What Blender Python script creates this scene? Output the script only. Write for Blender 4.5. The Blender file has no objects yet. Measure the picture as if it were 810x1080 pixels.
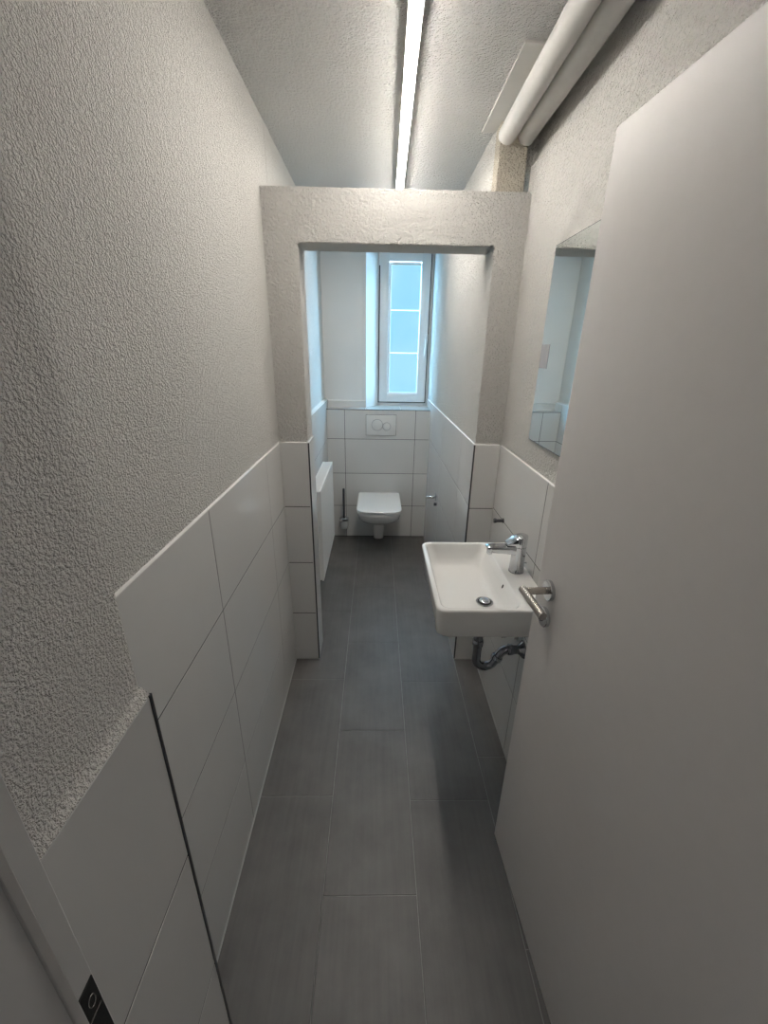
import bpy, bmesh, math, random
from mathutils import Vector, Matrix
random.seed(4)
PI = math.pi
scene = bpy.context.scene
COL = scene.collection

# ------------------------------------------------------------------ camera
def make_camera():
    f, pitch, roll, yaw = 436.4, math.radians(21.303), math.radians(0.9955), math.radians(1.2399)
    fw = Vector((math.sin(yaw)*math.cos(pitch), math.cos(yaw)*math.cos(pitch), -math.sin(pitch)))
    rt = Vector((math.cos(yaw), -math.sin(yaw), 0)); up = rt.cross(fw)
    r2 = rt*math.cos(roll) + up*math.sin(roll); u2 = -rt*math.sin(roll) + up*math.cos(roll)
    cam = bpy.data.cameras.new('camera'); o = bpy.data.objects.new('camera', cam); COL.objects.link(o)
    m = Matrix((r2, u2, -fw)).transposed().to_4x4(); m.translation = (0, 0, 1.599)
    o.matrix_world = m
    cam.sensor_fit = 'HORIZONTAL'; cam.sensor_width = 36; cam.lens = 36*f/810
    cam.clip_start = 0.01
    scene.camera = o
make_camera()

# ------------------------------------------------------------------ world, exposure
LAMP_STRENGTH = 70.0
WINDOW_STRENGTH = 1.02
HALL_STRENGTH = 0.12
SKY_POWER = 700.0
SKY_SIDE = 3200.0
w = bpy.data.worlds.new('hall_light'); scene.world = w; w.use_nodes = True
w.node_tree.nodes['Background'].inputs[0].default_value = (1.0, 0.97, 0.93, 1)
w.node_tree.nodes['Background'].inputs[1].default_value = HALL_STRENGTH
def daylight(name, loc, target, size, power, col=(0.50, 0.80, 1.0)):
    l = bpy.data.lights.new(name, 'AREA'); l.shape = 'SQUARE'; l.size = size; l.energy = power; l.color = col
    o = bpy.data.objects.new(name, l); COL.objects.link(o); o.location = loc
    o.rotation_euler = (Vector(target) - Vector(loc)).to_track_quat('-Z', 'Y').to_euler()
daylight('sky_above', (0.5, 6.2, 3.9), (0.1, 3.0, 1.2), 3.2, SKY_POWER)
daylight('sky_right', (2.6, 5.3, 2.3), (-0.3, 3.1, 1.5), 2.6, SKY_SIDE)
daylight('sky_left', (-2.0, 5.6, 2.3), (0.4, 3.1, 1.5), 2.6, SKY_SIDE*0.5)
scene.view_settings.view_transform = 'Standard'; scene.view_settings.look = 'None'
scene.view_settings.exposure = 0.30; scene.view_settings.gamma = 1.0
scene.view_settings.use_curve_mapping = False
scene.cycles.use_denoising = True
scene.cycles.max_bounces = 12; scene.cycles.diffuse_bounces = 8; scene.cycles.glossy_bounces = 6
scene.cycles.caustics_reflective = False; scene.cycles.caustics_refractive = False

# ------------------------------------------------------------------ materials
def new_mat(name):
    m = bpy.data.materials.new(name); m.use_nodes = True
    return m, m.node_tree, m.node_tree.nodes['Principled BSDF']

def coords(nt, scale=(1, 1, 1), world=True):
    if world:
        g = nt.nodes.new('ShaderNodeNewGeometry'); out = g.outputs['Position']
    else:
        g = nt.nodes.new('ShaderNodeTexCoord'); out = g.outputs['Object']
    mp = nt.nodes.new('ShaderNodeMapping'); mp.inputs['Scale'].default_value = scale
    nt.links.new(out, mp.inputs['Vector'])
    return mp.outputs[0]

def noise(nt, vec, scale, detail=2, rough=0.5):
    n = nt.nodes.new('ShaderNodeTexNoise'); n.inputs['Scale'].default_value = scale
    n.inputs['Detail'].default_value = detail; n.inputs['Roughness'].default_value = rough
    nt.links.new(vec, n.inputs['Vector']); return n.outputs['Fac']

def ramp(nt, fac, stops):
    r = nt.nodes.new('ShaderNodeValToRGB'); e = r.color_ramp.elements
    e[0].position, e[0].color = stops[0][0], (*stops[0][1], 1)
    e[1].position, e[1].color = stops[-1][0], (*stops[-1][1], 1)
    for p, c in stops[1:-1]:
        k = e.new(p); k.color = (*c, 1)
    nt.links.new(fac, r.inputs[0]); return r.outputs[0]

def bump(nt, bsdf, height, dist, strength=1.0, prev=None):
    b = nt.nodes.new('ShaderNodeBump'); b.inputs['Distance'].default_value = dist
    b.inputs['Strength'].default_value = strength
    nt.links.new(height, b.inputs['Height'])
    if prev is not None: nt.links.new(prev, b.inputs['Normal'])
    nt.links.new(b.outputs[0], bsdf.inputs['Normal']); return b.outputs[0]

def mat_plain(name, col, rough=0.5, metal=0.0, mottled=0.03, scale=30, world=False, coat=0.0, spec=0.5):
    m, nt, b = new_mat(name)
    v = coords(nt, world=world); n = noise(nt, v, scale, 3)
    lo = tuple(c*(1-mottled) for c in col); hi = tuple(min(1, c*(1+mottled)) for c in col)
    nt.links.new(ramp(nt, n, [(0.3, lo), (0.7, hi)]), b.inputs['Base Color'])
    b.inputs['Roughness'].default_value = rough; b.inputs['Metallic'].default_value = metal
    b.inputs['Coat Weight'].default_value = coat; b.inputs['Coat Roughness'].default_value = 0.05
    b.inputs['Specular IOR Level'].default_value = spec
    return m

def mat_plaster(name, col=(0.81, 0.79, 0.755), grain=225, depth=0.0040, rough=1.3):
    m, nt, b = new_mat(name)
    v = coords(nt)
    a = noise(nt, v, grain, 3, 0.55)
    sh = ramp(nt, a, [(0.36, (0, 0, 0)), (0.60, (1, 1, 1))])
    big = noise(nt, v, 3.0, 2)
    nt.links.new(ramp(nt, big, [(0.3, tuple(c*0.965 for c in col)), (0.7, col)]), b.inputs['Base Color'])
    b.inputs['Roughness'].default_value = 0.9; b.inputs['Specular IOR Level'].default_value = 0.25
    coarse = noise(nt, v, grain*0.48, 1, 0.4)
    csh = ramp(nt, coarse, [(0.38, (0, 0, 0)), (0.62, (1, 1, 1))])
    fine = noise(nt, v, grain*3.1, 2)
    n0 = bump(nt, b, csh, depth*rough, 1.0)
    n1 = bump(nt, b, sh, depth, 0.9, n0)
    bump(nt, b, fine, depth*0.25, 0.6, n1)
    return m

def mat_floor():
    m, nt, b = new_mat('dark grey stone effect tile')
    v = coords(nt, (26, 1.3, 1)); st = noise(nt, v, 2.2, 6, 0.62)
    v2 = coords(nt, (1, 1, 1)); cl = noise(nt, v2, 4.5, 5, 0.6)
    mx = nt.nodes.new('ShaderNodeMix'); mx.data_type = 'FLOAT'; mx.inputs[0].default_value = 0.68
    nt.links.new(st, mx.inputs[2]); nt.links.new(cl, mx.inputs[3])
    nt.links.new(ramp(nt, mx.outputs[0], [(0.3, (0.100, 0.096, 0.093)), (0.5, (0.135, 0.130, 0.126)), (0.72, (0.175, 0.169, 0.164))]), b.inputs['Base Color'])
    b.inputs['Roughness'].default_value = 0.42; b.inputs['Specular IOR Level'].default_value = 0.45
    bump(nt, b, st, 0.0006, 0.25)
    return m

def mat_emit(name, col, strength, gloss=False):
    m, nt, b = new_mat(name)
    b.inputs['Base Color'].default_value = (*(c*0.6 for c in col), 1)
    b.inputs['Roughness'].default_value = 0.15 if gloss else 0.5
    b.inputs['Emission Strength'].default_value = strength
    v = coords(nt); n = noise(nt, v, 2.5, 2)
    lo = tuple(c*0.93 for c in col)
    nt.links.new(ramp(nt, n, [(0.3, lo), (0.7, col)]), b.inputs['Emission Color'])
    return m

M = {}
M['plaster'] = mat_plaster('white scraped plaster')
M['plaster_ceiling'] = mat_plaster('white ceiling plaster', (0.86, 0.85, 0.83), grain=190, depth=0.0040, rough=0.9)
M['plaster_column'] = mat_plaster('cream plaster', (0.72, 0.66, 0.56), grain=220, depth=0.0045, rough=1.0)
M['smooth_paint'] = mat_plaster('smooth white reveal paint', (0.78, 0.78, 0.77), grain=300, depth=0.0004, rough=0.5)
M['plaster_left'] = mat_plaster('white scraped plaster of the long wall', grain=235, depth=0.0036, rough=0.55)
M['plaster_near'] = mat_plaster('white scraped plaster by the door', grain=270, depth=0.0026, rough=0.35)
M['tile'] = mat_plain('white satin glazed tile', (0.665, 0.66, 0.65), 0.055, mottled=0.012, scale=5, world=True)
M['tile_grout'] = mat_plain('grey wall grout', (0.045, 0.045, 0.05), 0.85, world=True)
M['floor_tile'] = mat_floor()
M['floor_grout'] = mat_plain('mid grey floor grout', (0.27, 0.265, 0.26), 0.9, world=True, mottled=0.1)
M['caulk'] = mat_plain('white silicone joint', (0.82, 0.81, 0.79), 0.45, world=True)
M['grey_caulk'] = mat_plain('light grey silicone joint', (0.42, 0.42, 0.41), 0.5, world=True)
M['edge_trim'] = mat_plain('dark anodised edge profile', (0.045, 0.045, 0.05), 0.35, metal=0.6, world=True)
M['door_paint'] = mat_plain('pale grey door laminate', (0.69, 0.665, 0.655), 0.42, mottled=0.01)
M['frame_paint'] = mat_plain('pale grey frame paint', (0.55, 0.545, 0.54), 0.4, mottled=0.01)
M['seal'] = mat_plain('grey rubber door seal', (0.42, 0.41, 0.40), 0.6)
M['ceramic'] = mat_plain('white sanitary ceramic', (0.86, 0.855, 0.84), 0.08, mottled=0.005, coat=0.4)
M['seat_plastic'] = mat_plain('white seat plastic', (0.87, 0.87, 0.865), 0.2, mottled=0.005)
M['white_plastic'] = mat_plain('white plastic', (0.74, 0.74, 0.73), 0.3, mottled=0.01)
M['chrome'] = mat_plain('polished chrome', (0.62, 0.63, 0.65), 0.09, metal=1.0, mottled=0.01)
M['dark_reflection_chrome'] = mat_plain('chrome with dark reflection in its colour', (0.36, 0.37, 0.40), 0.06, metal=1.0, mottled=0.01)  # dark floor reflection put into the trap's chrome colour
M['steel'] = mat_plain('brushed stainless steel', (0.50, 0.47, 0.44), 0.27, metal=1.0, mottled=0.05, scale=80)
M['dark_steel'] = mat_plain('dark grey steel', (0.10, 0.10, 0.11), 0.35, metal=0.7)
M['black'] = mat_plain('black, also recess shade', (0.008, 0.008, 0.008), 0.6)  # stands in for the dark inside drain gap and overflow slot
M['rubber'] = mat_plain('black rubber seal, also seat gap shade', (0.02, 0.02, 0.02), 0.6)
M['radiator'] = mat_plain('white radiator enamel', (0.80, 0.80, 0.79), 0.3, mottled=0.005)
M['upvc'] = mat_plain('white window plastic', (0.78, 0.79, 0.80), 0.25, mottled=0.005)
M['pipe_paint'] = mat_plain('white painted pipe', (0.72, 0.705, 0.68), 0.5, mottled=0.04, scale=14)
M['board_paint'] = mat_plain('white painted board', (0.66, 0.645, 0.615), 0.6, mottled=0.04, scale=9)
M['mirror'] = mat_plain('silvered glass', (0.86, 0.91, 0.905), 0.0, metal=1.0, mottled=0.0)
M['mirror_edge'] = mat_plain('dark mirror edge', (0.10, 0.12, 0.12), 0.2)
M['grey_piece'] = mat_plain('grey plastic', (0.35, 0.35, 0.37), 0.4)
M['frosted'] = mat_plain('frosted glass cup', (0.66, 0.68, 0.68), 0.3, mottled=0.02)
def mat_pane():
    m, nt, b = new_mat('hazy window glass')
    out = nt.nodes['Material Output']
    tr = nt.nodes.new('ShaderNodeBsdfTransparent'); tr.inputs[0].default_value = (0.80, 0.93, 1, 1)
    mx = nt.nodes.new('ShaderNodeMixShader'); mx.inputs[0].default_value = 0.5
    b.inputs['Base Color'].default_value = (0.02, 0.025, 0.03, 1); b.inputs['Roughness'].default_value = 0.1
    v = coords(nt); n = noise(nt, v, 2.0, 2)
    nt.links.new(ramp(nt, n, [(0.3, (0.34, 0.76, 1.0)), (0.7, (0.46, 0.84, 1.0))]), b.inputs['Emission Color'])
    b.inputs['Emission Strength'].default_value = WINDOW_STRENGTH
    nt.links.new(tr.outputs[0], mx.inputs[1]); nt.links.new(b.outputs[0], mx.inputs[2]); nt.links.new(mx.outputs[0], out.inputs[0])
    return m
M['daylight'] = mat_pane()
M['glow_bar'] = mat_emit('pane bar with backlight as glow', (0.80, 0.97, 1.0), 1.0)  # emission put in for daylight showing through the bars
M['lamp'] = mat_emit('lit lamp diffuser', (1.0, 0.945, 0.87), LAMP_STRENGTH)

# ------------------------------------------------------------------ mesh helpers
class MB:
    """collects shapes, links them as one mesh object"""
    def __init__(self): self.bm = bmesh.new(); self.mi = 0
    def _tag(self, before):
        for f in self.bm.faces:
            if f.index == -1 or f not in before: pass
    def faces_since(self, n):
        self.bm.faces.ensure_lookup_table()
        for i in range(n, len(self.bm.faces)): self.bm.faces[i].material_index = self.mi
    def box(self, x0, x1, y0, y1, z0, z1, bev=0.0, seg=2):
        n = len(self.bm.faces)
        t = bmesh.new(); bmesh.ops.create_cube(t, size=1.0)
        for v in t.verts:
            v.co = Vector((x0 if v.co.x < 0 else x1, y0 if v.co.y < 0 else y1, z0 if v.co.z < 0 else z1))
        if bev > 0: bmesh.ops.bevel(t, geom=list(t.edges), offset=bev, segments=seg, affect='EDGES', profile=0.5)
        self.merge(t); self.faces_since(n); return self
    def merge(self, t, mat=None):
        if mat is not None: t.transform(mat)
        me = bpy.data.meshes.new('tmp'); t.to_mesh(me); t.free(); self.bm.from_mesh(me); bpy.data.meshes.remove(me)
    def rings(self, rings, closed=True, cap0=True, cap1=True):
        n = len(self.bm.faces)
        vr = [[self.bm.verts.new(p) for p in r] for r in rings]
        k = len(vr[0])
        for a, b in zip(vr, vr[1:]):
            for i in range(k if closed else k-1):
                j = (i+1) % k
                self.bm.faces.new((a[i], a[j], b[j], b[i]))
        if cap0: self.bm.faces.new(list(reversed(vr[0])))
        if cap1: self.bm.faces.new(vr[-1])
        self.faces_since(n); return self
    def lathe(self, prof, center=(0, 0, 0), axis='z', n=32):
        """prof: list of (radius, height)"""
        out = []
        for r, h in prof:
            ring = []
            for i in range(n):
                a = 2*PI*i/n; c, s = max(r, 1e-5)*math.cos(a), max(r, 1e-5)*math.sin(a)
                p = {'z': (c, s, h), 'x': (h, c, s), 'y': (s, h, c)}[axis] if isinstance(axis, str) else None
                if p is None:
                    q = axis @ Vector((c, s, h)); p = (q.x, q.y, q.z)
                ring.append(Vector(p) + Vector(center))
            out.append(ring)
        return self.rings(out)
    def tube(self, pts, r, n=16, cap=True):
        pts = [Vector(p) for p in pts]; rr = r if isinstance(r, (list, tuple)) else [r]*len(pts)
        out = []; up = None
        for i, p in enumerate(pts):
            d = (pts[min(i+1, len(pts)-1)] - pts[max(i-1, 0)]).normalized()
            if up is None:
                up = Vector((0, 0, 1)) if abs(d.z) < 0.9 else Vector((1, 0, 0))
            x = d.cross(up).normalized(); up = x.cross(d).normalized()
            out.append([p + (x*math.cos(2*PI*k/n) + up*math.sin(2*PI*k/n))*rr[i] for k in range(n)])
        return self.rings(out, cap0=cap, cap1=cap)
    def build(self, name, mats, parent=None, smooth=None, **props):
        bmesh.ops.recalc_face_normals(self.bm, faces=self.bm.faces)
        me = bpy.data.meshes.new(name); self.bm.to_mesh(me); self.bm.free()
        for m in (mats if isinstance(mats, (list, tuple)) else [mats]): me.materials.append(M[m])
        if smooth is not None:
            me.shade_smooth(); me.set_sharp_from_angle(angle=math.radians(smooth))
        o = bpy.data.objects.new(name, me); COL.objects.link(o)
        if parent is not None: o.parent = parent
        for k, v in props.items(): o[k] = v
        return o

def empty(name, loc=(0, 0, 0), rz=0, **props):
    o = bpy.data.objects.new(name, None); COL.objects.link(o); o.location = loc; o.rotation_euler = (0, 0, rz)
    o.empty_display_size = 0.05
    for k, v in props.items(): o[k] = v
    return o

def rrect(x0, x1, y0, y1, r, z, n=6):
    """rounded rectangle ring, r = radii at (x0y0, x1y0, x1y1, x0y1)"""
    if not isinstance(r, (list, tuple)): r = (r,)*4
    cs = [(x0+r[0], y0+r[0], r[0], PI), (x1-r[1], y0+r[1], r[1], 1.5*PI), (x1-r[2], y1-r[2], r[2], 0), (x0+r[3], y1-r[3], r[3], 0.5*PI)]
    out = []
    for cx, cy, rr, a0 in cs:
        for i in range(n+1):
            a = a0 + 0.5*PI*i/n; out.append(Vector((cx + rr*math.cos(a), cy + rr*math.sin(a), z)))
    return out

def arc(c, r, a0, a1, n, plane='xz'):
    out = []
    for i in range(n+1):
        a = a0 + (a1-a0)*i/n
        u, v = r*math.cos(a), r*math.sin(a)
        out.append(Vector(c) + (Vector((u, 0, v)) if plane == 'xz' else Vector((u, v, 0))))
    return out

# ------------------------------------------------------------------ measurements (metres)
XL, XR = -0.433, 0.5626            # tile faces, washroom
P0, P1 = 1.850, 2.005              # partition front and back
ZT, ZP, ZO, ZC = 1.2065, 2.157, 1.980, 2.3995
OL, OR = -0.303, 0.444             # opening sides
RL = -0.412                        # rear left wall
B, HB = 3.4835, 1.1443             # boxed cistern wall and its top
YR, YW = 3.62, 3.78                # rear wall, window plane
XD, Y1, YF = -0.273, 0.395, 0.2070 # short near wall left of the door
T = 0.006                          # tile stands proud of plaster
G = 0.0018

def grid(a0, a1, joints):
    js = sorted(j for j in joints if a0+0.004 < j < a1-0.004)
    e = [a0] + js + [a1]; return list(zip(e, e[1:]))

def tiles(plane, pos, sign, a0, a1, z0, z1, ajoints, zjoints, name, parent, depth=0.010, gw=G):
    """tile field. plane 'x' or 'y': face at coordinate pos looking along sign; cells over a x z"""
    mb = MB()
    for (a, b) in grid(a0, a1, ajoints):
        for (c, d) in grid(z0, z1, zjoints):
            A, Bb = (a if a == a0 else a+gw), (b if b == a1 else b-gw)
            Cc, D = (c if c == z0 else c+gw), (d if d == z1 else d-gw)
            p0, p1 = sorted((pos, pos - sign*depth))
            if plane == 'x': mb.box(p0, p1, A, Bb, Cc, D, 0.0007, 1)
            else: mb.box(A, Bb, p0, p1, Cc, D, 0.0007, 1)
    mb.mi = 1
    p0, p1 = sorted((pos - sign*0.0007, pos - sign*(depth+0.001)))
    e = 0.0008
    if plane == 'x': mb.box(p0, p1, a0+e, a1-e, z0+e, z1-e)
    else: mb.box(a0+e, a1-e, p0, p1, z0+e, z1-e)
    return mb.build(name, ['tile', 'tile_grout'], parent)

def caulk(plane, pos, sign, a0, a1, z, parent, name='caulk_joint', mat='caulk', h=0.0045, d=T+0.001):
    """small sloping bead on top of the tiles running back to the plaster"""
    pts = [(pos - sign*0.0008, z - 0.0005), (pos - sign*(d+0.004), z - 0.0005), (pos - sign*(d+0.004), z + h), (pos - sign*d, z + h), (pos - sign*0.001, z+0.0015)]
    r = [[Vector((p, a, q)) if plane == 'x' else Vector((a, p, q)) for p, q in pts] for a in (a0, a1)]
    return MB().rings(r).build(name, mat, parent)

ROWS = [0.3, 0.6, 0.9]

# ------------------------------------------------------------------ room shell
def structure(name, mb, mat, label, **k):
    return mb.build(name, mat, None, kind='structure', label=label, category=name.split('_')[0], **k)

# left wall of the washroom and of the toilet room
wl = structure('wall_left', MB().box(-0.75, XL-T, Y1-0.05, P1+0.01, -0.05, ZC+0.02), 'plaster_left',
               'long left wall, rough white plaster above white tiles')
tiles('x', XL, 1, Y1, P0, 0, ZT, [1.0075, 1.6], ROWS, 'tile_cladding', wl)
caulk('x', XL, 1, Y1, P0-T, ZT, wl)
MB().box(XL-0.001, XL+0.004, Y1, P0, 0, 0.0045, 0.001, 1).build('floor_joint', 'grey_caulk', wl)
wlr = structure('wall_left_rear', MB().box(-0.75, XL-T+0.0008, P1-0.01, YW+0.07, -0.05, ZC+0.02), 'plaster_left',
                'left wall of the toilet compartment behind the partition')
tiles('x', RL, 1, P1, YR, 0, ZT, [2.3, 2.9, 3.4835], ROWS, 'tile_cladding', wlr, 0.030)
caulk('x', RL, 1, P1, YR-T, ZT, wlr, d=0.0265, h=0.010)

# right wall: lining up to 2.245, pipe alcove above
wr = structure('wall_right', MB().box(XR+T, 0.80, -0.10, P0+0.05, -0.05, 2.245, 0.0)
               .box(0.607, 0.80, -0.10, P1, 2.24, ZC+0.02), 'plaster',
               'right wall with white plaster, tiled below, recessed above behind the pipes')
tiles('x', XR, -1, 0.15, P0, 0, ZT, [0.677, 1.285], [0.306, 0.606, 0.906], 'tile_cladding', wr)
caulk('x', XR, -1, 0.15, P0-T, ZT, wr)
MB().box(XR-0.004, XR+0.001, 0.15, P0, 0, 0.0045, 0.001, 1).build('floor_joint', 'grey_caulk', wr)
wrr = structure('wall_right_rear', MB().box(OR+T, 0.80, P1-0.001, YW+0.07, -0.05, ZC+0.02), 'plaster',
                'right wall of the toilet compartment, plaster above white tiles')
tiles('x', OR, -1, P0+0.001, YR+0.12, 0, ZT, [2.15, 2.757, 3.364], [0.312, 0.612, 0.912], 'tile_cladding', wrr)
caulk('x', OR, -1, P0+0.001, YW, ZT, wrr)
# pier of cream plaster above the partition at the end of the pipes
MB().box(OR+T+0.001, 0.5577, 1.930, P1+0.002, ZP-0.02, ZC+0.01, 0.002).build('pier', 'plaster_column', wrr, label='cream plaster pier')

MB().box(0.5575, 0.64, 1.952, P1+0.002, ZP-0.02, ZC+0.01, 0.002).build('pier', 'plaster', wrr, label='narrow lighter strip of the pier')
# partition: frame shaped wall with the opening, lower than the ceiling
pm = MB()
yf, yb = P0+T, P1
outl = [(XL-0.02, -0.02), (XL-0.02, ZP), (XR+T+0.03, ZP), (XR+T+0.03, -0.02), (OR+T, -0.02), (OR+T, ZO), (OL-T, ZO), (OL-T, -0.02)]
vs = [pm.bm.verts.new((x, yf, z)) for x, z in outl]
face = pm.bm.faces.new(vs)
ex = bmesh.ops.extrude_face_region(pm.bm, geom=[face])
bmesh.ops.translate(pm.bm, verts=[g for g in ex['geom'] if isinstance(g, bmesh.types.BMVert)], vec=(0, yb-yf, 0))
bmesh.ops.recalc_face_normals(pm.bm, faces=pm.bm.faces)
bmesh.ops.bevel(pm.bm, geom=list(pm.bm.edges), offset=0.003, segments=2, affect='EDGES')
wp = structure('wall_partition', pm, 'plaster', 'low partition wall with a tall open doorway, plaster above tiles')
tiles('y', P0, -1, XL, OL, 0, ZT, [], ROWS, 'tile_cladding', wp, 0.010)
tiles('y', P0, -1, OR, XR, 0, ZT, [], ROWS, 'tile_cladding', wp, 0.010)
tiles('x', OL, 1, P0+0.0005, P1, 0, ZT, [], [], 'reveal_tiles', wp, 0.010)
caulk('y', P0, -1, XL+0.002, OL, ZT, wp); caulk('y', P0, -1, OR, XR-0.002, ZT, wp); caulk('x', OL, 1, P0, P1, ZT, wp)
MB().box(OL-0.0055, OL+0.0008, P0-0.0008, P0+0.005, 0, ZT).build('edge_profile', 'edge_trim', wp, label='dark metal edge profile')
MB().box(OR-0.0008, OR+0.0055, P0-0.0008, P0+0.005, 0, ZT).build('edge_profile', 'edge_trim', wp, label='dark metal edge profile')
MB().box(XL, OL, P0-0.004, P0+0.001, 0, 0.0045, 0.001, 1).build('floor_joint', 'grey_caulk', wp)
MB().box(OR, XR, P0-0.004, P0+0.001, 0, 0.0045, 0.001, 1).build('floor_joint', 'grey_caulk', wp)

# rear wall, window niche, boxed cistern wall with ledge
bm_ = MB()
bm_.box(-0.75, -0.0905, YR+T, YW+0.07, -0.05, ZC+0.02, 0.002)
bm_.box(-0.10, 0.80, YR+T, YW+0.07, 2.36, ZC+0.02)
bm_.box(-0.10, 0.80, YR+T, YW+0.07, -0.05, 1.135)
wb = structure('wall_back', bm_, 'smooth_paint', 'rear wall beside and around the window niche')
tiles('y', YR, -1, RL, -0.0905, HB-0.01, ZT-0.008, [], [], 'skirting_tiles', wb)
caulk('y', YR, -1, RL, -0.0905, ZT-0.008, wb)
box = structure('wall_cistern', MB().box(RL-0.01, OR+0.01, B+0.011, YR+T, -0.02, HB-0.012), 'plaster',
                'tiled low wall behind the toilet with a ledge on top')
tiles('y', B, -1, RL, OR, 0, HB, [-0.265, 0.325], [0.3, 0.6, 0.9], 'tile_cladding', box)
lg = MB()
for a, b in ((RL, -0.093), (-0.091, 0.2), (0.202, OR)):
    lg.box(a+0.0008, b-0.0008, B+0.0035, YR if b < -0.09 else YW+0.01, HB-0.012, HB, 0.0006, 1)
lg.build('ledge_tiles', ['tile'], box)
MB().box(RL, OR, B-0.001, B+0.0035, HB-0.004, HB+0.0012).build('edge_profile', 'edge_trim', box, label='dark metal edge profile')
MB().box(RL, OR, B-0.005, B+0.001, 0, 0.004, 0.001, 1).build('floor_joint', 'tile_grout', box)

# short near wall on the left and front wall round the doorway
wn = MB()
wn.box(-0.9, XD-0.008, 0.10, Y1-0.004, -0.05, ZC+0.02, 0.004)
wf = structure('wall_near', wn, 'plaster_near', 'short rough plaster wall beside the door frame, tiled below')
tiles('x', XD, 1, YF, Y1-0.0035, 0, ZT-0.004, [], [0.298, 0.598, 0.898], 'tile_cladding', wf, 0.012)
tiles('y', Y1, 1, XL, XD-0.002, 0, ZT-0.004, [], ROWS, 'tile_cladding', wf, 0.008)
MB().box(XD-0.004, XD+0.0008, Y1-0.0045, Y1+0.001, 0, ZT-0.003).build('edge_profile', 'edge_trim', wf, label='dark metal edge profile')
caulk('x', XD, 1, YF, Y1-0.001, ZT-0.004, wf, 'plaster_bead', 'plaster_near', 0.012, 0.008)
ff = MB()
ff.box(0.53, 0.80, 0.02, 0.17, -0.05, ZC+0.02)
ff.box(-0.9, 0.80, 0.02, 0.17, 2.04, ZC+0.02)
structure('wall_front', ff, 'plaster', 'wall around the entrance doorway')

# ceiling
structure('ceiling', MB().box(-0.75, 0.80, 0.0, YW+0.07, ZC, ZC+0.12), 'plaster_ceiling', 'white rough plaster ceiling')

# floor: rows of dark 30 x 60 tiles with joints
fm = MB()
cols = [(-0.8, -0.449, 0.5), (-0.4505, -0.154, 1.0885), (-0.154, 0.1415, 0.775), (0.1415, 0.443, 1.0705), (0.443, 0.75, 1.2525)]
fg = 0.0013
for i, (a, b, y0) in enumerate(cols[1:]):
    y = y0 - 3*0.6072
    while y < 4.0:
        fm.box(a+fg, b-fg, max(y+fg, -0.6), min(y+0.6072-fg, 3.7), -0.012, 0.0, 0.0006, 1) if y+0.6 > -0.55 and y < 3.65 else None
        y += 0.6072
fm.mi = 1
fm.box(-0.9, 0.85, -0.6, 3.9, -0.06, -0.0012)
structure('floor', fm, ['floor_tile', 'floor_grout'], 'dark grey stone effect floor tiles laid lengthwise')

# ------------------------------------------------------------------ window
wx0, wx1, wz0, wz1 = 0.006, 0.432, 1.168, 2.345
win = empty('window_1', (0.22, YW, wz0), kind='structure', label='narrow white window with frosted bright pane in the niche', category='window')
def rel(mb, parent):
    mb.bm.transform(Matrix.Translation(-parent.location)); return mb
def frame_mb(x0, x1, z0, z1, w, y0, y1, bev=0.003):
    m = MB()
    m.box(x0, x0+w, y0, y1, z0, z1, bev); m.box(x1-w, x1, y0, y1, z0, z1, bev)
    m.box(x0+w-0.004, x1-w+0.004, y0, y1, z0, z0+w, bev); m.box(x0+w-0.004, x1-w+0.004, y0, y1, z1-w, z1, bev); return m
rel(frame_mb(wx0-0.03, wx1+0.04, wz0-0.035, wz1+0.04, 0.062, YW+0.012, YW+0.07), win).build('window_frame', 'upvc', win, 40)
sash = rel(frame_mb(wx0+0.012, wx1-0.008, wz0+0.008, wz1-0.008, 0.075, YW-0.006, YW+0.05, 0.005), win).build('sash', 'upvc', win, 40)
rel(frame_mb(0.095, 0.391, 1.245, 2.250, 0.014, YW+0.004, YW+0.014, 0.003), win).build('glazing_bead', 'upvc', win, 40)
rel(frame_mb(wx0+0.004, wx1, wz0+0.001, wz1, 0.012, YW+0.004, YW+0.02, 0.001), win).build('gasket', 'rubber', win, 40)
rel(MB().box(0.100, 0.386, YW+0.014, YW+0.03, 1.25, 2.245), win).build('pane', 'daylight', win)
rel(MB().box(0.108, 0.378, YW+0.0125, YW+0.0140, 1.908, 1.917), win).build('glow_bar', 'glow_bar', win)
rel(MB().box(0.108, 0.378, YW+0.0125, YW+0.0140, 1.578, 1.587), win).build('glow_bar', 'glow_bar', win)
rel(MB().lathe([(0.0, 2.23), (0.006, 2.23), (0.007, 2.235), (0.007, 2.33), (0, 2.33)], (0.012, YW-0.008, 0)), win).build('hinge', 'upvc', win, 40)
hd = rel(MB().box(0.402, 0.424, YW-0.018, YW-0.004, 1.66, 1.735, 0.004), win).build('window_handle', 'upvc', win, 40)
rel(MB().tube([(0.413, YW-0.016, 1.70), (0.413, YW-0.040, 1.70), (0.411, YW-0.047, 1.69), (0.405, YW-0.047, 1.60), (0.402, YW-0.047, 1.565)], [0.009, 0.009, 0.010, 0.009, 0.008], 12), win).build('lever', 'upvc', hd, 60)
# light reveal of the niche
rv = [(-0.0905, YR), (-0.13, YR+T+0.001), (-0.13, YW+0.07), (0.0075, YW+0.07), (0.0075, YW)]
structure('trim_1', MB().rings([[Vector((x, y, z)) for x, y in rv] for z in (HB-0.008, 2.362)]), 'smooth_paint', 'bright splayed plaster reveal at the left side of the window niche')

# ------------------------------------------------------------------ door frame and door
fr = MB()
XJ, YJ, XB = -0.245, 0.1776, -0.262
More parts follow.
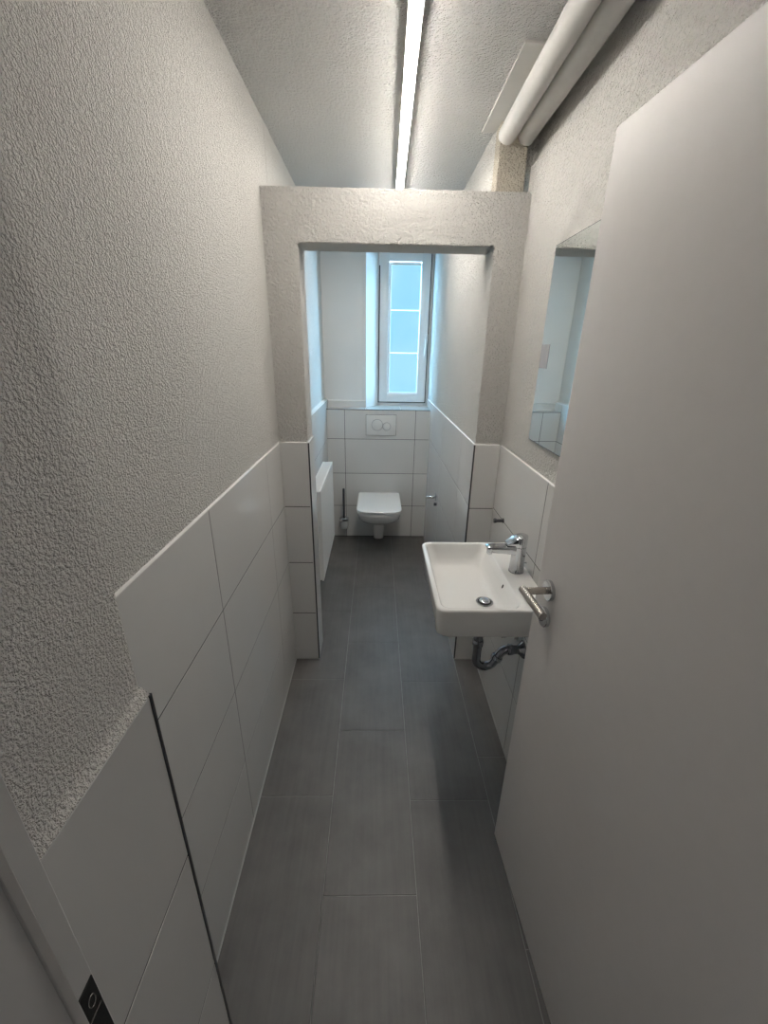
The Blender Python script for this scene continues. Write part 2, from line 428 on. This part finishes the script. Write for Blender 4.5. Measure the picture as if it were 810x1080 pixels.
# steel frame profile extruded in z
prof = [(-0.34, -0.10), (XJ, -0.10), (XJ, YJ-0.004), (XJ-0.004, YJ), (XB, YJ), (XB, YF+0.001), (XB-0.002, YF+0.003), (-0.30, YF+0.003)]
fr.rings([[Vector((x, y, z)) for x, y in prof] for z in (0.0, 2.03)])
# head and hinge side
fr.box(-0.30, 0.56, -0.10, YJ, 2.005, 2.06, 0.002)
fr.box(0.492, 0.56, -0.10, YJ, 0.0, 2.03, 0.002)
tf = structure('trim_2', fr, 'frame_paint', 'pale grey steel door frame beside the near left wall')
MB().box(XJ-0.001, XJ+0.0022, YJ-0.0095, YJ-0.0010, 0.0, 2.0, 0.001).build('seal_strip', 'seal', tf, label='lighter rubber seal strip')
sp = MB().box(XB-0.001, XB+0.0012, 0.1785, 0.2073, 0.88, 1.052, 0.0004, 1).build('strike_plate', 'black', tf, label='black strike plate')
MB().tube([(XB+0.0013, 0.1985+0.004*math.cos(a), 1.028+0.0075*math.sin(a)) for a in [i*2*PI/20 for i in range(21)]], 0.0005, 6).build('screw', 'steel', sp)
MB().box(XB+0.001, XB+0.0022, 0.187, 0.2045, 1.010, 1.0118).build('latch_edge', 'steel', sp)

dA = math.atan2(0.0457, 0.7596)   # the leaf leans a little off the wall line
door = empty('door_1', (0.4324, 0.9496, 0.0), rz=dA, kind='structure', label='open pale grey door leaf at the right with steel lever handle', category='door')
# local frame: -Y runs to the hinge, -X faces the room
leaf = MB().box(0.0, 0.040, -0.760, 0.0, 0.006, 1.985, 0.0015).build('door_leaf', 'door_paint', door)
MB().box(0.002, 0.038, 0.0, 0.0012, 0.008, 1.983).build('edge_band', 'frame_paint', leaf)
MB().box(0.010, 0.030, 0.0008, 0.0024, 0.90, 1.13, 0.0004).build('lock_plate', 'steel', leaf)
hz, hy = 1.050, -0.068
for side, sx in ((0, -1), (1, 1)):
    bx = 0.0 if side == 0 else 0.040
    h = MB().lathe([(0, 0), (0.026, 0), (0.026, 0.008), (0.0245, 0.0095), (0.012, 0.0097), (0, 0.0097)], axis='x', n=40)
    h.bm.transform(Matrix.Translation((bx, hy, hz)) @ Matrix.Scale(sx, 4, (1, 0, 0))); h.build('handle_rose', 'chrome', door, 35)
    pth = [(bx, hy, hz), (bx+sx*0.060, hy, hz)]
    lv = MB().tube([(bx+sx*0.006, hy, hz), (bx+sx*0.030, hy, hz), (bx+sx*0.064, hy, hz)], 0.0092, 20)
    lv.tube([(bx+sx*0.067, hy+0.012, hz), (bx+sx*0.067, hy+0.0105, hz), (bx+sx*0.067, hy-0.106, hz), (bx+sx*0.067, hy-0.1075, hz)], [0.0088, 0.0100, 0.0100, 0.0088], 24)
    lv.build('door_handle', 'steel', door, 35)
    k = MB().lathe([(0, 0), (0.026, 0), (0.026, 0.008), (0.0245, 0.0095), (0, 0.0097)], axis='x', n=40)
    k.bm.transform(Matrix.Translation((bx, hy, hz-0.078)) @ Matrix.Scale(sx, 4, (1, 0, 0)))
    kr = k.build('lock_rose', 'chrome', door, 35)
    t = MB().box(-0.009, 0.0, -0.0035, 0.0035, -0.012, 0.012, 0.002); t.bm.transform(Matrix.Translation((bx+sx*0.0135 + (0.009 if sx < 0 else 0), hy, hz-0.078)))
    t.build('thumb_turn', 'dark_steel', kr)
for z in (0.25, 1.75):
    MB().lathe([(0, z), (0.008, z), (0.008, z+0.09), (0, z+0.09)], (0.006, -0.765, 0), n=16).build('hinge', 'steel', door, 40)

# ------------------------------------------------------------------ linear lamp
lamp = empty('linear_lamp', (0.095, 1.2, ZC), label='long thin glowing strip lamp running along the middle of the ceiling', category='lamp')
def skew(mb, y0=1.3115, k=(0.1035-0.083)/(2.4367-1.3115), x=0.083):
    for v in mb.bm.verts: v.co.x += x + k*(v.co.y - y0)
    mb.bm.transform(Matrix.Translation(-lamp.location)); return mb
LY0, LY1 = 1.0, 2.85
skew(MB().box(-0.0185, 0.0185, LY0, LY1, 2.3558, ZC-0.0005, 0.001)).build('housing', 'white_plastic', lamp)
skew(MB().box(-0.0165, 0.0165, LY0+0.003, LY1-0.003, 2.350, 2.3570, 0.0015)).build('diffuser', 'lamp', lamp)
skew(MB().box(-0.0178, 0.0178, LY0-0.004, LY0+0.002, 2.349, ZC-0.0005, 0.001)).build('end_cap', 'white_plastic', lamp)
skew(MB().box(-0.0178, 0.0178, LY1-0.002, LY1+0.004, 2.349, ZC-0.0005, 0.001)).build('end_cap', 'white_plastic', lamp)

# ------------------------------------------------------------------ pipes under the ceiling and cover board
def pipe(xf, xn, label):
    pth = [(xn + (xf-xn)*t, 0.18 + (1.934-0.18)*t, 2.354) for t in [i/24 for i in range(25)]]
    rr = [0.0335]*25
    o = MB().tube(pth, rr, 36).build('ceiling_pipe', 'pipe_paint', None, 50, label=label, category='pipe', group='painted pipes below the ceiling')
    return o
pipe(0.4765, 0.4525, 'white painted pipe under the ceiling, the one nearer the lamp')
pipe(0.5480, 0.5290, 'white painted pipe under the ceiling, the one nearer the right wall')
MB().box(0.397, 0.600, 1.520, 2.02, ZC-0.008, ZC, 0.001).build('cover_board', 'board_paint', None, label='flat white painted board on the ceiling beside the pipes', category='board')

# ------------------------------------------------------------------ wash basin
SX0, SX1, SY0, SY1, SZ = 0.194, 0.561, 1.082, 1.582, 0.850
bs = empty('wash_basin', (0.5625, 1.33, 0.74), label='white rectangular wash basin hung on the right tiled wall', category='sink')
m = MB()
R1 = 0.034
def ro(i, z, r=R1): return rrect(SX0+i, SX1, SY0+i, SY1-i, (r, 0.002, 0.002, r), z, 8)
outer = [rrect(SX0+0.09, SX1, SY0+0.10, SY1-0.10, (0.05, 0.002, 0.002, 0.05), 0.725, 8),
         rrect(SX0+0.045, SX1, SY0+0.04, SY1-0.04, (0.05, 0.002, 0.002, 0.05), 0.7335, 8),
         ro(0.016, 0.7405, 0.04), ro(0.009, 0.745, 0.036), ro(0.005, 0.752), ro(0.002, 0.80), ro(0.0, 0.838), ro(0.0, 0.845), ro(0.0018, 0.8485), ro(0.005, 0.850)]
ix0, ix1, iy0, iy1 = SX0+0.013, 0.470, SY0+0.013, SY1-0.013
def ri(a, b, c, z, r): return rrect(ix0+a, ix1-b, iy0+c, iy1-c, r, z, 8)
cx, cy, cz = 0.396, 1.268, 0.757
inner = [ri(0, 0, 0, 0.850, 0.03), ri(0.003, 0.003, 0.003, 0.8485, 0.03), ri(0.006, 0.006, 0.006, 0.845, 0.032),
         ri(0.011, 0.015, 0.011, 0.82, 0.036), ri(0.018, 0.027, 0.018, 0.79, 0.04), ri(0.026, 0.035, 0.028, 0.770, 0.045),
         ri(0.040, 0.041, 0.045, 0.7625, 0.045)]
def toward(ring, t, z):
    return [Vector((p.x + (cx-p.x)*t, p.y + (cy-p.y)*t, z)) for p in ring]
last = inner[-1]
inner += [toward(last, 0.25, 0.7590), toward(last, 0.6, 0.7572), toward(last, 0.97, 0.7565)]
m.rings(outer + inner)
rel(m, bs).build('basin', 'ceramic', bs, 50)
dr = rel(MB().lathe([(0, 0.7582), (0.0300, 0.7582), (0.0315, 0.7607), (0.0300, 0.7627), (0.0250, 0.7622), (0.0240, 0.7607), (0.0, 0.7607)], (cx, cy, 0), n=40), bs).build('drain', 'chrome', bs, 40)
rel(MB().lathe([(0, 0.7605), (0.0230, 0.7605), (0.0235, 0.7622), (0, 0.7622)], (cx, cy, 0), n=40), bs).build('drain_gap_shade', 'black', dr, 40)  # solid black disc for the shade between ring and plug
rel(MB().lathe([(0, 0.7622), (0.0185, 0.7622), (0.0195, 0.7657), (0.0170, 0.7682), (0.0100, 0.7697), (0, 0.7702)], (cx, cy, 0), n=40), bs).build('drain_plug', 'chrome', dr, 50)
# black disc as the dark overflow slot on the sloping side below the tap deck
ov = MB().lathe([(0, 0), (0.0052, 0), (0.0056, 0.0012), (0.0, 0.0014)], n=24)
ov.bm.transform(Matrix.Translation((0.4562, 1.272, 0.822)) @ Matrix.Rotation(math.radians(-72), 4, 'Y') @ Matrix.Scale(1.4, 4, (1, 0, 0)))
rel(ov, bs).build('overflow_slot', 'black', bs, 40)

# ------------------------------------------------------------------ faucet
FX, FY = 0.5190, 1.335
fa = empty('basin_faucet', (FX, FY, SZ), label='chrome single lever tap on the back ledge of the basin', category='faucet')
rel(MB().lathe([(0, 0.8502), (0.0275, 0.8502), (0.0278, 0.853), (0.0262, 0.856), (0.0250, 0.90), (0.0248, 0.952), (0, 0.952)], (FX, FY, 0), n=48), fa).build('faucet_body', 'chrome', fa, 50)
# spout: tapering rounded rectangular bar leaning outwards
def sect(x, z, hw, hh, tilt=0.0, r=0.006):
    pts = []
    for cxx, czz, a0 in ((hw-r, hh-r, 0), (-(hw-r), hh-r, 0.5*PI), (-(hw-r), -(hh-r), PI), (hw-r, -(hh-r), 1.5*PI)):
        for i in range(5):
            a = a0+0.5*PI*i/4; yy, zz = cxx + r*math.cos(a), czz + r*math.sin(a)
            pts.append(Vector((x - zz*math.sin(tilt), FY + yy, z + zz*math.cos(tilt))))
    return pts
sp_ = [sect(0.527, 0.938, 0.0195, 0.019), sect(0.495, 0.940, 0.019, 0.0165), sect(0.46, 0.9415, 0.0185, 0.0145), sect(0.42, 0.9425, 0.018, 0.0130, 0.1), sect(0.406, 0.9415, 0.018, 0.0125, 0.35), sect(0.402, 0.9400, 0.0165, 0.0110, 0.5)]
rel(MB().rings(sp_), fa).build('spout', 'chrome', fa, 40)
rel(MB().lathe([(0, 0.921), (0.0095, 0.921), (0.0105, 0.923), (0.0105, 0.938), (0, 0.938)], (0.4130, FY, 0), n=24), fa).build('aerator', 'chrome', fa, 40)
# lever cap: slanted cylinder head and short lever
lc = MB().lathe([(0, 0.9535), (0.0248, 0.9535), (0.0253, 0.957), (0.0256, 0.985), (0.0245, 0.991), (0.019, 0.9945), (0, 0.996)], (FX, FY, 0), n=48)
for v in lc.bm.verts:
    if v.co.z > 0.97: v.co.z += (v.co.x-FX)*0.16
lc.rings([sect(0.512, 0.974, 0.0225, 0.0165, 0, 0.005), sect(0.498, 0.9725, 0.0215, 0.0140, 0, 0.004), sect(0.480, 0.9655, 0.0195, 0.0070, 0, 0.003), sect(0.470, 0.9620, 0.0175, 0.0030, 0, 0.002)])
rel(lc, fa).build('lever', 'chrome', fa, 45)
rel(MB().tube([(0.541, FY+0.004, 0.880), (0.556, FY+0.004, 0.882)], [0.0022, 0.0030], 12), fa).build('popup_knob', 'chrome', fa, 40)

# ------------------------------------------------------------------ bottle-less U trap below the basin
TY = 1.258
tr = empty('drain_trap', (0.39, TY, 0.70), label='chrome curved drain trap under the wash basin', category='pipe')
tx = 0.387; r = 0.0165; R = 0.036
down = [(tx, TY, 0.7265), (tx, TY, 0.60), (tx, TY, 0.535)]
u = arc((tx+R, TY, 0.515), R, PI, 1.85*PI, 16)
ux, uz = u[-1].x, u[-1].z
a = 1.85*PI+0.5*PI; d = Vector((math.cos(a), 0, math.sin(a)))
rise = [u[-1] + d*t for t in (0.022, 0.0447)]
# ease into the horizontal arm
R2 = 0.032; c2 = rise[-1] + Vector((d.z, 0, -d.x))*R2
a_s = math.atan2(rise[-1].z-c2.z, rise[-1].x-c2.x)
arm = [Vector((c2.x + R2*math.cos(t), TY, c2.z + R2*math.sin(t))) for t in [a_s + (0.5*PI-a_s)*i/8 for i in range(1, 9)]]
zz = arm[-1].z
wallpt = [Vector((0.520, TY, zz)), Vector((0.5620, TY, zz))]
rel(MB().tube(down+u+rise+arm+wallpt, r, 20), tr).build('trap_pipe', 'dark_reflection_chrome', tr, 60)
def nut(p, ax, rad=0.0215, ln=0.020):
    q = Vector((0, 0, 1)).rotation_difference(Vector(ax)).to_matrix()
    mb = MB(); mb.lathe([(0, -ln/2), (rad*0.92, -ln/2), (rad, -ln/2+0.003), (rad, ln/2-0.003), (rad*0.92, ln/2), (0, ln/2)], (0, 0, 0), q, 28)
    mb.bm.transform(Matrix.Translation(Vector(p))); return rel(mb, tr)
nut((tx, TY, 0.590), (0, 0, 1), 0.0205, 0.026).build('coupling_nut', 'dark_reflection_chrome', tr, 40)
nut(rise[0], tuple(d), 0.0215, 0.018).build('coupling_nut', 'dark_reflection_chrome', tr, 40)
nut((0.512, TY, zz), (1, 0, 0), 0.0205, 0.020).build('coupling_nut', 'dark_reflection_chrome', tr, 40)
rel(MB().lathe([(0, 0.5624), (0.034, 0.5624), (0.034, 0.560), (0.030, 0.554), (0.020, 0.546), (0.0175, 0.540), (0, 0.540)], (0, TY, zz), 'x', 36), tr).build('wall_rosette', 'dark_reflection_chrome', tr, 50)
# angle valve beside it
av = empty('angle_valve', (0.5626, 1.345, 0.56), label='chrome angle valve on the tiles behind the drain trap', category='valve')
rel(MB().lathe([(0, 0.5624), (0.026, 0.5624), (0.026, 0.559), (0.014, 0.555), (0.010, 0.548), (0.010, 0.520), (0, 0.520)], (0, 1.345, 0.56), 'x', 28), av).build('valve_body', 'chrome', av, 40)
rel(MB().lathe([(0, 0.520), (0.015, 0.520), (0.016, 0.516), (0.016, 0.504), (0.013, 0.501), (0, 0.501)], (0, 1.345, 0.56), 'x', 20), av).build('valve_knob', 'chrome', av, 40)
rel(MB().tube([(0.535, 1.345, 0.565), (0.535, 1.345, 0.60), (0.530, 1.343, 0.66), (0.522, 1.338, 0.7335)], 0.005, 12), av).build('supply_hose', 'steel', av, 60)

# ------------------------------------------------------------------ towel hook on the right wall
hk = empty('towel_hook', (XR, 1.674, 0.911), label='small dark metal peg hook on the right wall tiles behind the basin', category='hook')
rel(MB().lathe([(0, 0.5624), (0.011, 0.5624), (0.011, 0.558), (0.0075, 0.557), (0.0075, 0.530), (0, 0.530)], (0, 1.674, 0.911), 'x', 24), hk).build('peg', 'dark_steel', hk, 40)
rel(MB().lathe([(0, 0.5305), (0.0105, 0.5305), (0.0110, 0.528), (0.0110, 0.521), (0.0095, 0.519), (0, 0.519)], (0, 1.674, 0.911), 'x', 24), hk).build('knob', 'dark_steel', hk, 40)

# ------------------------------------------------------------------ mirror
mi = empty('wall_mirror', (XR, 1.31, 1.30), label='rectangular frameless mirror on the right wall above the basin', category='mirror')
mx = XR+T
rel(MB().box(mx-0.0060, mx-0.0002, 1.113, 1.5135, 1.304, 1.917), mi).build('backing', 'mirror_edge', mi)
rel(MB().box(mx-0.0080, mx-0.0060, 1.1155, 1.5108, 1.3065, 1.9145), mi).build('mirror_glass', 'mirror', mi)
rel(MB().box(mx-0.0092, mx-0.0080, 1.440, 1.5060, 1.552, 1.627, 0.0005), mi).build('grey_piece', 'grey_piece', mi, label='small grey patch at the left edge')  # thin slab added on the glass for an unidentified grey shape

# ------------------------------------------------------------------ toilet
TX = 0.0275
to = empty('toilet', (TX, B, 0.0), label='white wall hung toilet with closed lid at the rear wall', category='toilet')
def dring(hw, yf, yb, z, rf, rb=0.02, n=10):
    """plan ring, front (small y) rounded with radius rf"""
    rf = min(rf, hw*0.98)
    pts = []
    L = yb-yf
    for cx_, cy_, rx, ry, a0 in ((-hw+rf, yf+rf*0.85, rf, rf*0.85, PI), (hw-rf, yf+rf*0.85, rf, rf*0.85, 1.5*PI), (hw-rb, yb-rb, rb, rb, 0), (-hw+rb, yb-rb, rb, rb, 0.5*PI)):
        for i in range(n+1):
            a = a0+0.5*PI*i/n; pts.append(Vector((TX + cx_ + rx*math.cos(a), cy_ + ry*math.sin(a), z)))
    return pts
bw = [dring(0.038, 3.315, B-0.001, 0.052, 0.036, 0.002), dring(0.044, 3.300, B-0.001, 0.060, 0.042, 0.002), dring(0.048, 3.290, B-0.001, 0.125, 0.044, 0.002), dring(0.053, 3.280, B-0.001, 0.205, 0.045, 0.002),
      dring(0.075, 3.225, B-0.001, 0.235, 0.065, 0.002), dring(0.115, 3.120, B-0.001, 0.268, 0.10, 0.002), dring(0.145, 3.045, B-0.001, 0.305, 0.12, 0.002),
      dring(0.163, 2.990, B-0.001, 0.350, 0.105, 0.002), dring(0.170, 2.965, B-0.001, 0.395, 0.095, 0.002), dring(0.171, 2.962, B-0.001, 0.408, 0.09, 0.002), dring(0.168, 2.966, B-0.001, 0.412, 0.09, 0.002)]
rel(MB().rings(bw), to).build('toilet_bowl', 'ceramic', to, 60)
rel(MB().rings([dring(0.168, 2.964, 3.415, 0.4125, 0.080), dring(0.173, 2.957, 3.42, 0.4155, 0.080), dring(0.174, 2.955, 3.42, 0.4230, 0.080), dring(0.170, 2.960, 3.415, 0.4270, 0.08)]), to).build('toilet_seat', 'seat_plastic', to, 50)
rel(MB().rings([dring(0.168, 2.962, 3.414, 0.4268, 0.080), dring(0.168, 2.962, 3.414, 0.4300, 0.08)]), to).build('seat_gap_shade', 'rubber', to)  # solid black ring, paints the shade between seat and lid
rel(MB().rings([dring(0.170, 2.958, 3.418, 0.4300, 0.080), dring(0.176, 2.950, 3.424, 0.4330, 0.083), dring(0.1765, 2.949, 3.425, 0.4430, 0.083), dring(0.172, 2.955, 3.420, 0.4475, 0.080), dring(0.15, 2.98, 3.40, 0.4490, 0.07)]), to).build('toilet_lid', 'seat_plastic', to, 30)
for s in (-1, 1):
    rel(MB().lathe([(0, s*0.07-0.018), (0.009, s*0.07-0.018), (0.009, s*0.07+0.018), (0, s*0.07+0.018)], (TX, 3.437, 0.424), 'x', 20), to).build('hinge', 'chrome', to, 40)
    rel(MB().lathe([(0, 0.411), (0.011, 0.411), (0.011, 0.421), (0, 0.421)], (TX+s*0.07, 3.437, 0), n=20), to).build('hinge_mount', 'chrome', to, 40)

# flush plate
fp = empty('flush_plate', (0.0385, B, 0.93), label='white dual flush plate with two round buttons above the toilet', category='flush plate')
rel(MB().box(-0.0855, 0.1625, B-0.013, B-0.0008, 0.936, 1.1025, 0.003), fp).build('plate', 'white_plastic', fp, 40)
rel(MB().box(-0.0880, 0.1650, B-0.004, B-0.0006, 0.9335, 1.1050, 0.001), fp).build('shadow_outline', 'tile_grout', fp)  # dark slab standing in for the shade line round the plate
def button(cx_, cz_, r_, nm):
    b = MB().lathe([(0, -0.0128), (r_, -0.0128), (r_, -0.0168), (r_-0.002, -0.0182), (0, -0.0186)], (cx_, B, cz_), 'y', 40)
    o = rel(b, fp).build(nm, 'white_plastic', fp, 40)
    rg = MB().lathe([(r_+0.0004, -0.0126), (r_+0.0035, -0.0126), (r_+0.0035, -0.0140), (r_+0.0004, -0.0140)], (cx_, B, cz_), 'y', 40)
    rel(rg, fp).build('button_ring', 'grey_piece', o, 40)
button(0.006, 1.022, 0.044, 'large_button'); button(0.085, 1.010, 0.0305, 'small_button')

# toilet brush on the wall
tb = empty('toilet_brush', (-0.281, B, 0.12), label='wall mounted toilet brush with dark handle left of the toilet', category='toilet brush')
BX, BY = -0.2805, 3.425
rel(MB().lathe([(0, 0.105), (0.026, 0.105), (0.033, 0.112), (0.036, 0.16), (0.037, 0.196), (0.034, 0.196), (0.030, 0.12), (0, 0.115)], (BX, BY, 0), n=32), tb).build('cup', 'frosted', tb, 40)
rel(MB().lathe([(0.0375, 0.185), (0.041, 0.185), (0.041, 0.199), (0.0375, 0.199)], (BX, BY, 0), n=36).box(BX-0.008, BX+0.008, BY+0.036, B-0.0008, 0.184, 0.200, 0.002), tb).build('holder', 'chrome', tb, 40)
rel(MB().lathe([(0, 0.200), (0.040, 0.200), (0.041, 0.204), (0.030, 0.212), (0.010, 0.216), (0, 0.216)], (BX, BY, 0), n=32), tb).build('cover', 'chrome', tb, 40)
rel(MB().lathe([(0, 0.214), (0.0095, 0.214), (0.0095, 0.472), (0.008, 0.478), (0, 0.480)], (BX, BY, 0), n=20), tb).build('brush_handle', 'dark_steel', tb, 40)

# toilet paper holder
tp = empty('toilet_paper_holder', (OR, 2.86, 0.60), label='chrome toilet paper holder without a roll on the right rear wall', category='paper holder')
PY, PZ = 2.862, 0.604
rel(MB().box(OR-0.012, OR-0.0005, PY-0.014, PY+0.014, PZ-0.024, PZ+0.022, 0.003), tp).build('wall_mount', 'chrome', tp, 40)
rel(MB().tube([(OR-0.006, PY, PZ), (OR-0.070, PY, PZ), (OR-0.074, PY, PZ)], [0.0085, 0.0085, 0.006], 16), tp).build('arm', 'chrome', tp, 50)
rel(MB().lathe([(0, 0), (0.010, 0), (0.011, -0.003), (0.011, -0.020), (0, -0.022)], (OR, PY-0.03, PZ-0.045), 'x', 20), tp).build('peg', 'dark_steel', tp, 40)

# ------------------------------------------------------------------ radiator
rd = empty('radiator', (-0.335, 2.5, 0.32), label='white panel radiator on the left wall of the toilet compartment', category='radiator')
RX0, RX1, RY0, RY1, RZ0, RZ1 = -0.372, -0.306, 2.17, 2.83, 0.30, 0.868
m = MB()
# profiled front panel with shallow vertical flutes
npf = 20; ring0 = []; pts = []
yy0, yy1 = RY0+0.004, RY1-0.004
step = (yy1-yy0)/npf
for i in range(npf):
    y = yy0+i*step
    pts += [(RX1-0.001, y), (RX1-0.001, y+step*0.55), (RX1-0.007, y+step*0.70), (RX1-0.007, y+step*0.85)]
pts += [(RX1-0.001, yy1)]
poly = pts + [(RX1-0.014, yy1), (RX1-0.014, yy0)]
m.rings([[Vector((x, y, z)) for x, y in poly] for z in (RZ0+0.03, RZ1-0.03)])
rel(m, rd).build('front_panel', 'radiator', rd)
for za, zb in ((RZ1-0.034, RZ1-0.004), (RZ0, RZ0+0.034)):
    rel(MB().box(RX1-0.012, RX1, RY0+0.003, RY1-0.003, za, zb, 0.005), rd).build('panel_rail', 'radiator', rd, 40)
rel(MB().box(RX0, RX0+0.012, RY0+0.004, RY1-0.004, RZ0+0.004, RZ1-0.006, 0.004), rd).build('rear_panel', 'radiator', rd, 40)
rel(MB().box(RX0, RX1+0.0015, RY0, RY0+0.004, RZ0+0.01, RZ1, 0.001), rd).build('side_cover', 'radiator', rd)
rel(MB().box(RX0, RX1+0.0015, RY1-0.004, RY1, RZ0+0.01, RZ1, 0.001), rd).build('side_cover', 'radiator', rd)
g = MB()
g.box(RX0, RX0+0.008, RY0, RY1, RZ1-0.004, RZ1+0.002, 0.001); g.box(RX1-0.008, RX1+0.0015, RY0, RY1, RZ1-0.004, RZ1+0.002, 0.001)
y = RY0+0.004
while y < RY1-0.008:
    g.box(RX0+0.006, RX1-0.006, y, y+0.010, RZ1-0.004, RZ1+0.001); y += 0.0165
rel(g, rd).build('top_grille', 'radiator', rd)
for y in (RY0+0.10, RY1-0.10):
    rel(MB().box(RL+0.0005, RX0+0.004, y-0.012, y+0.012, RZ0+0.06, RZ1-0.08, 0.001), rd).build('wall_bracket', 'radiator', rd)
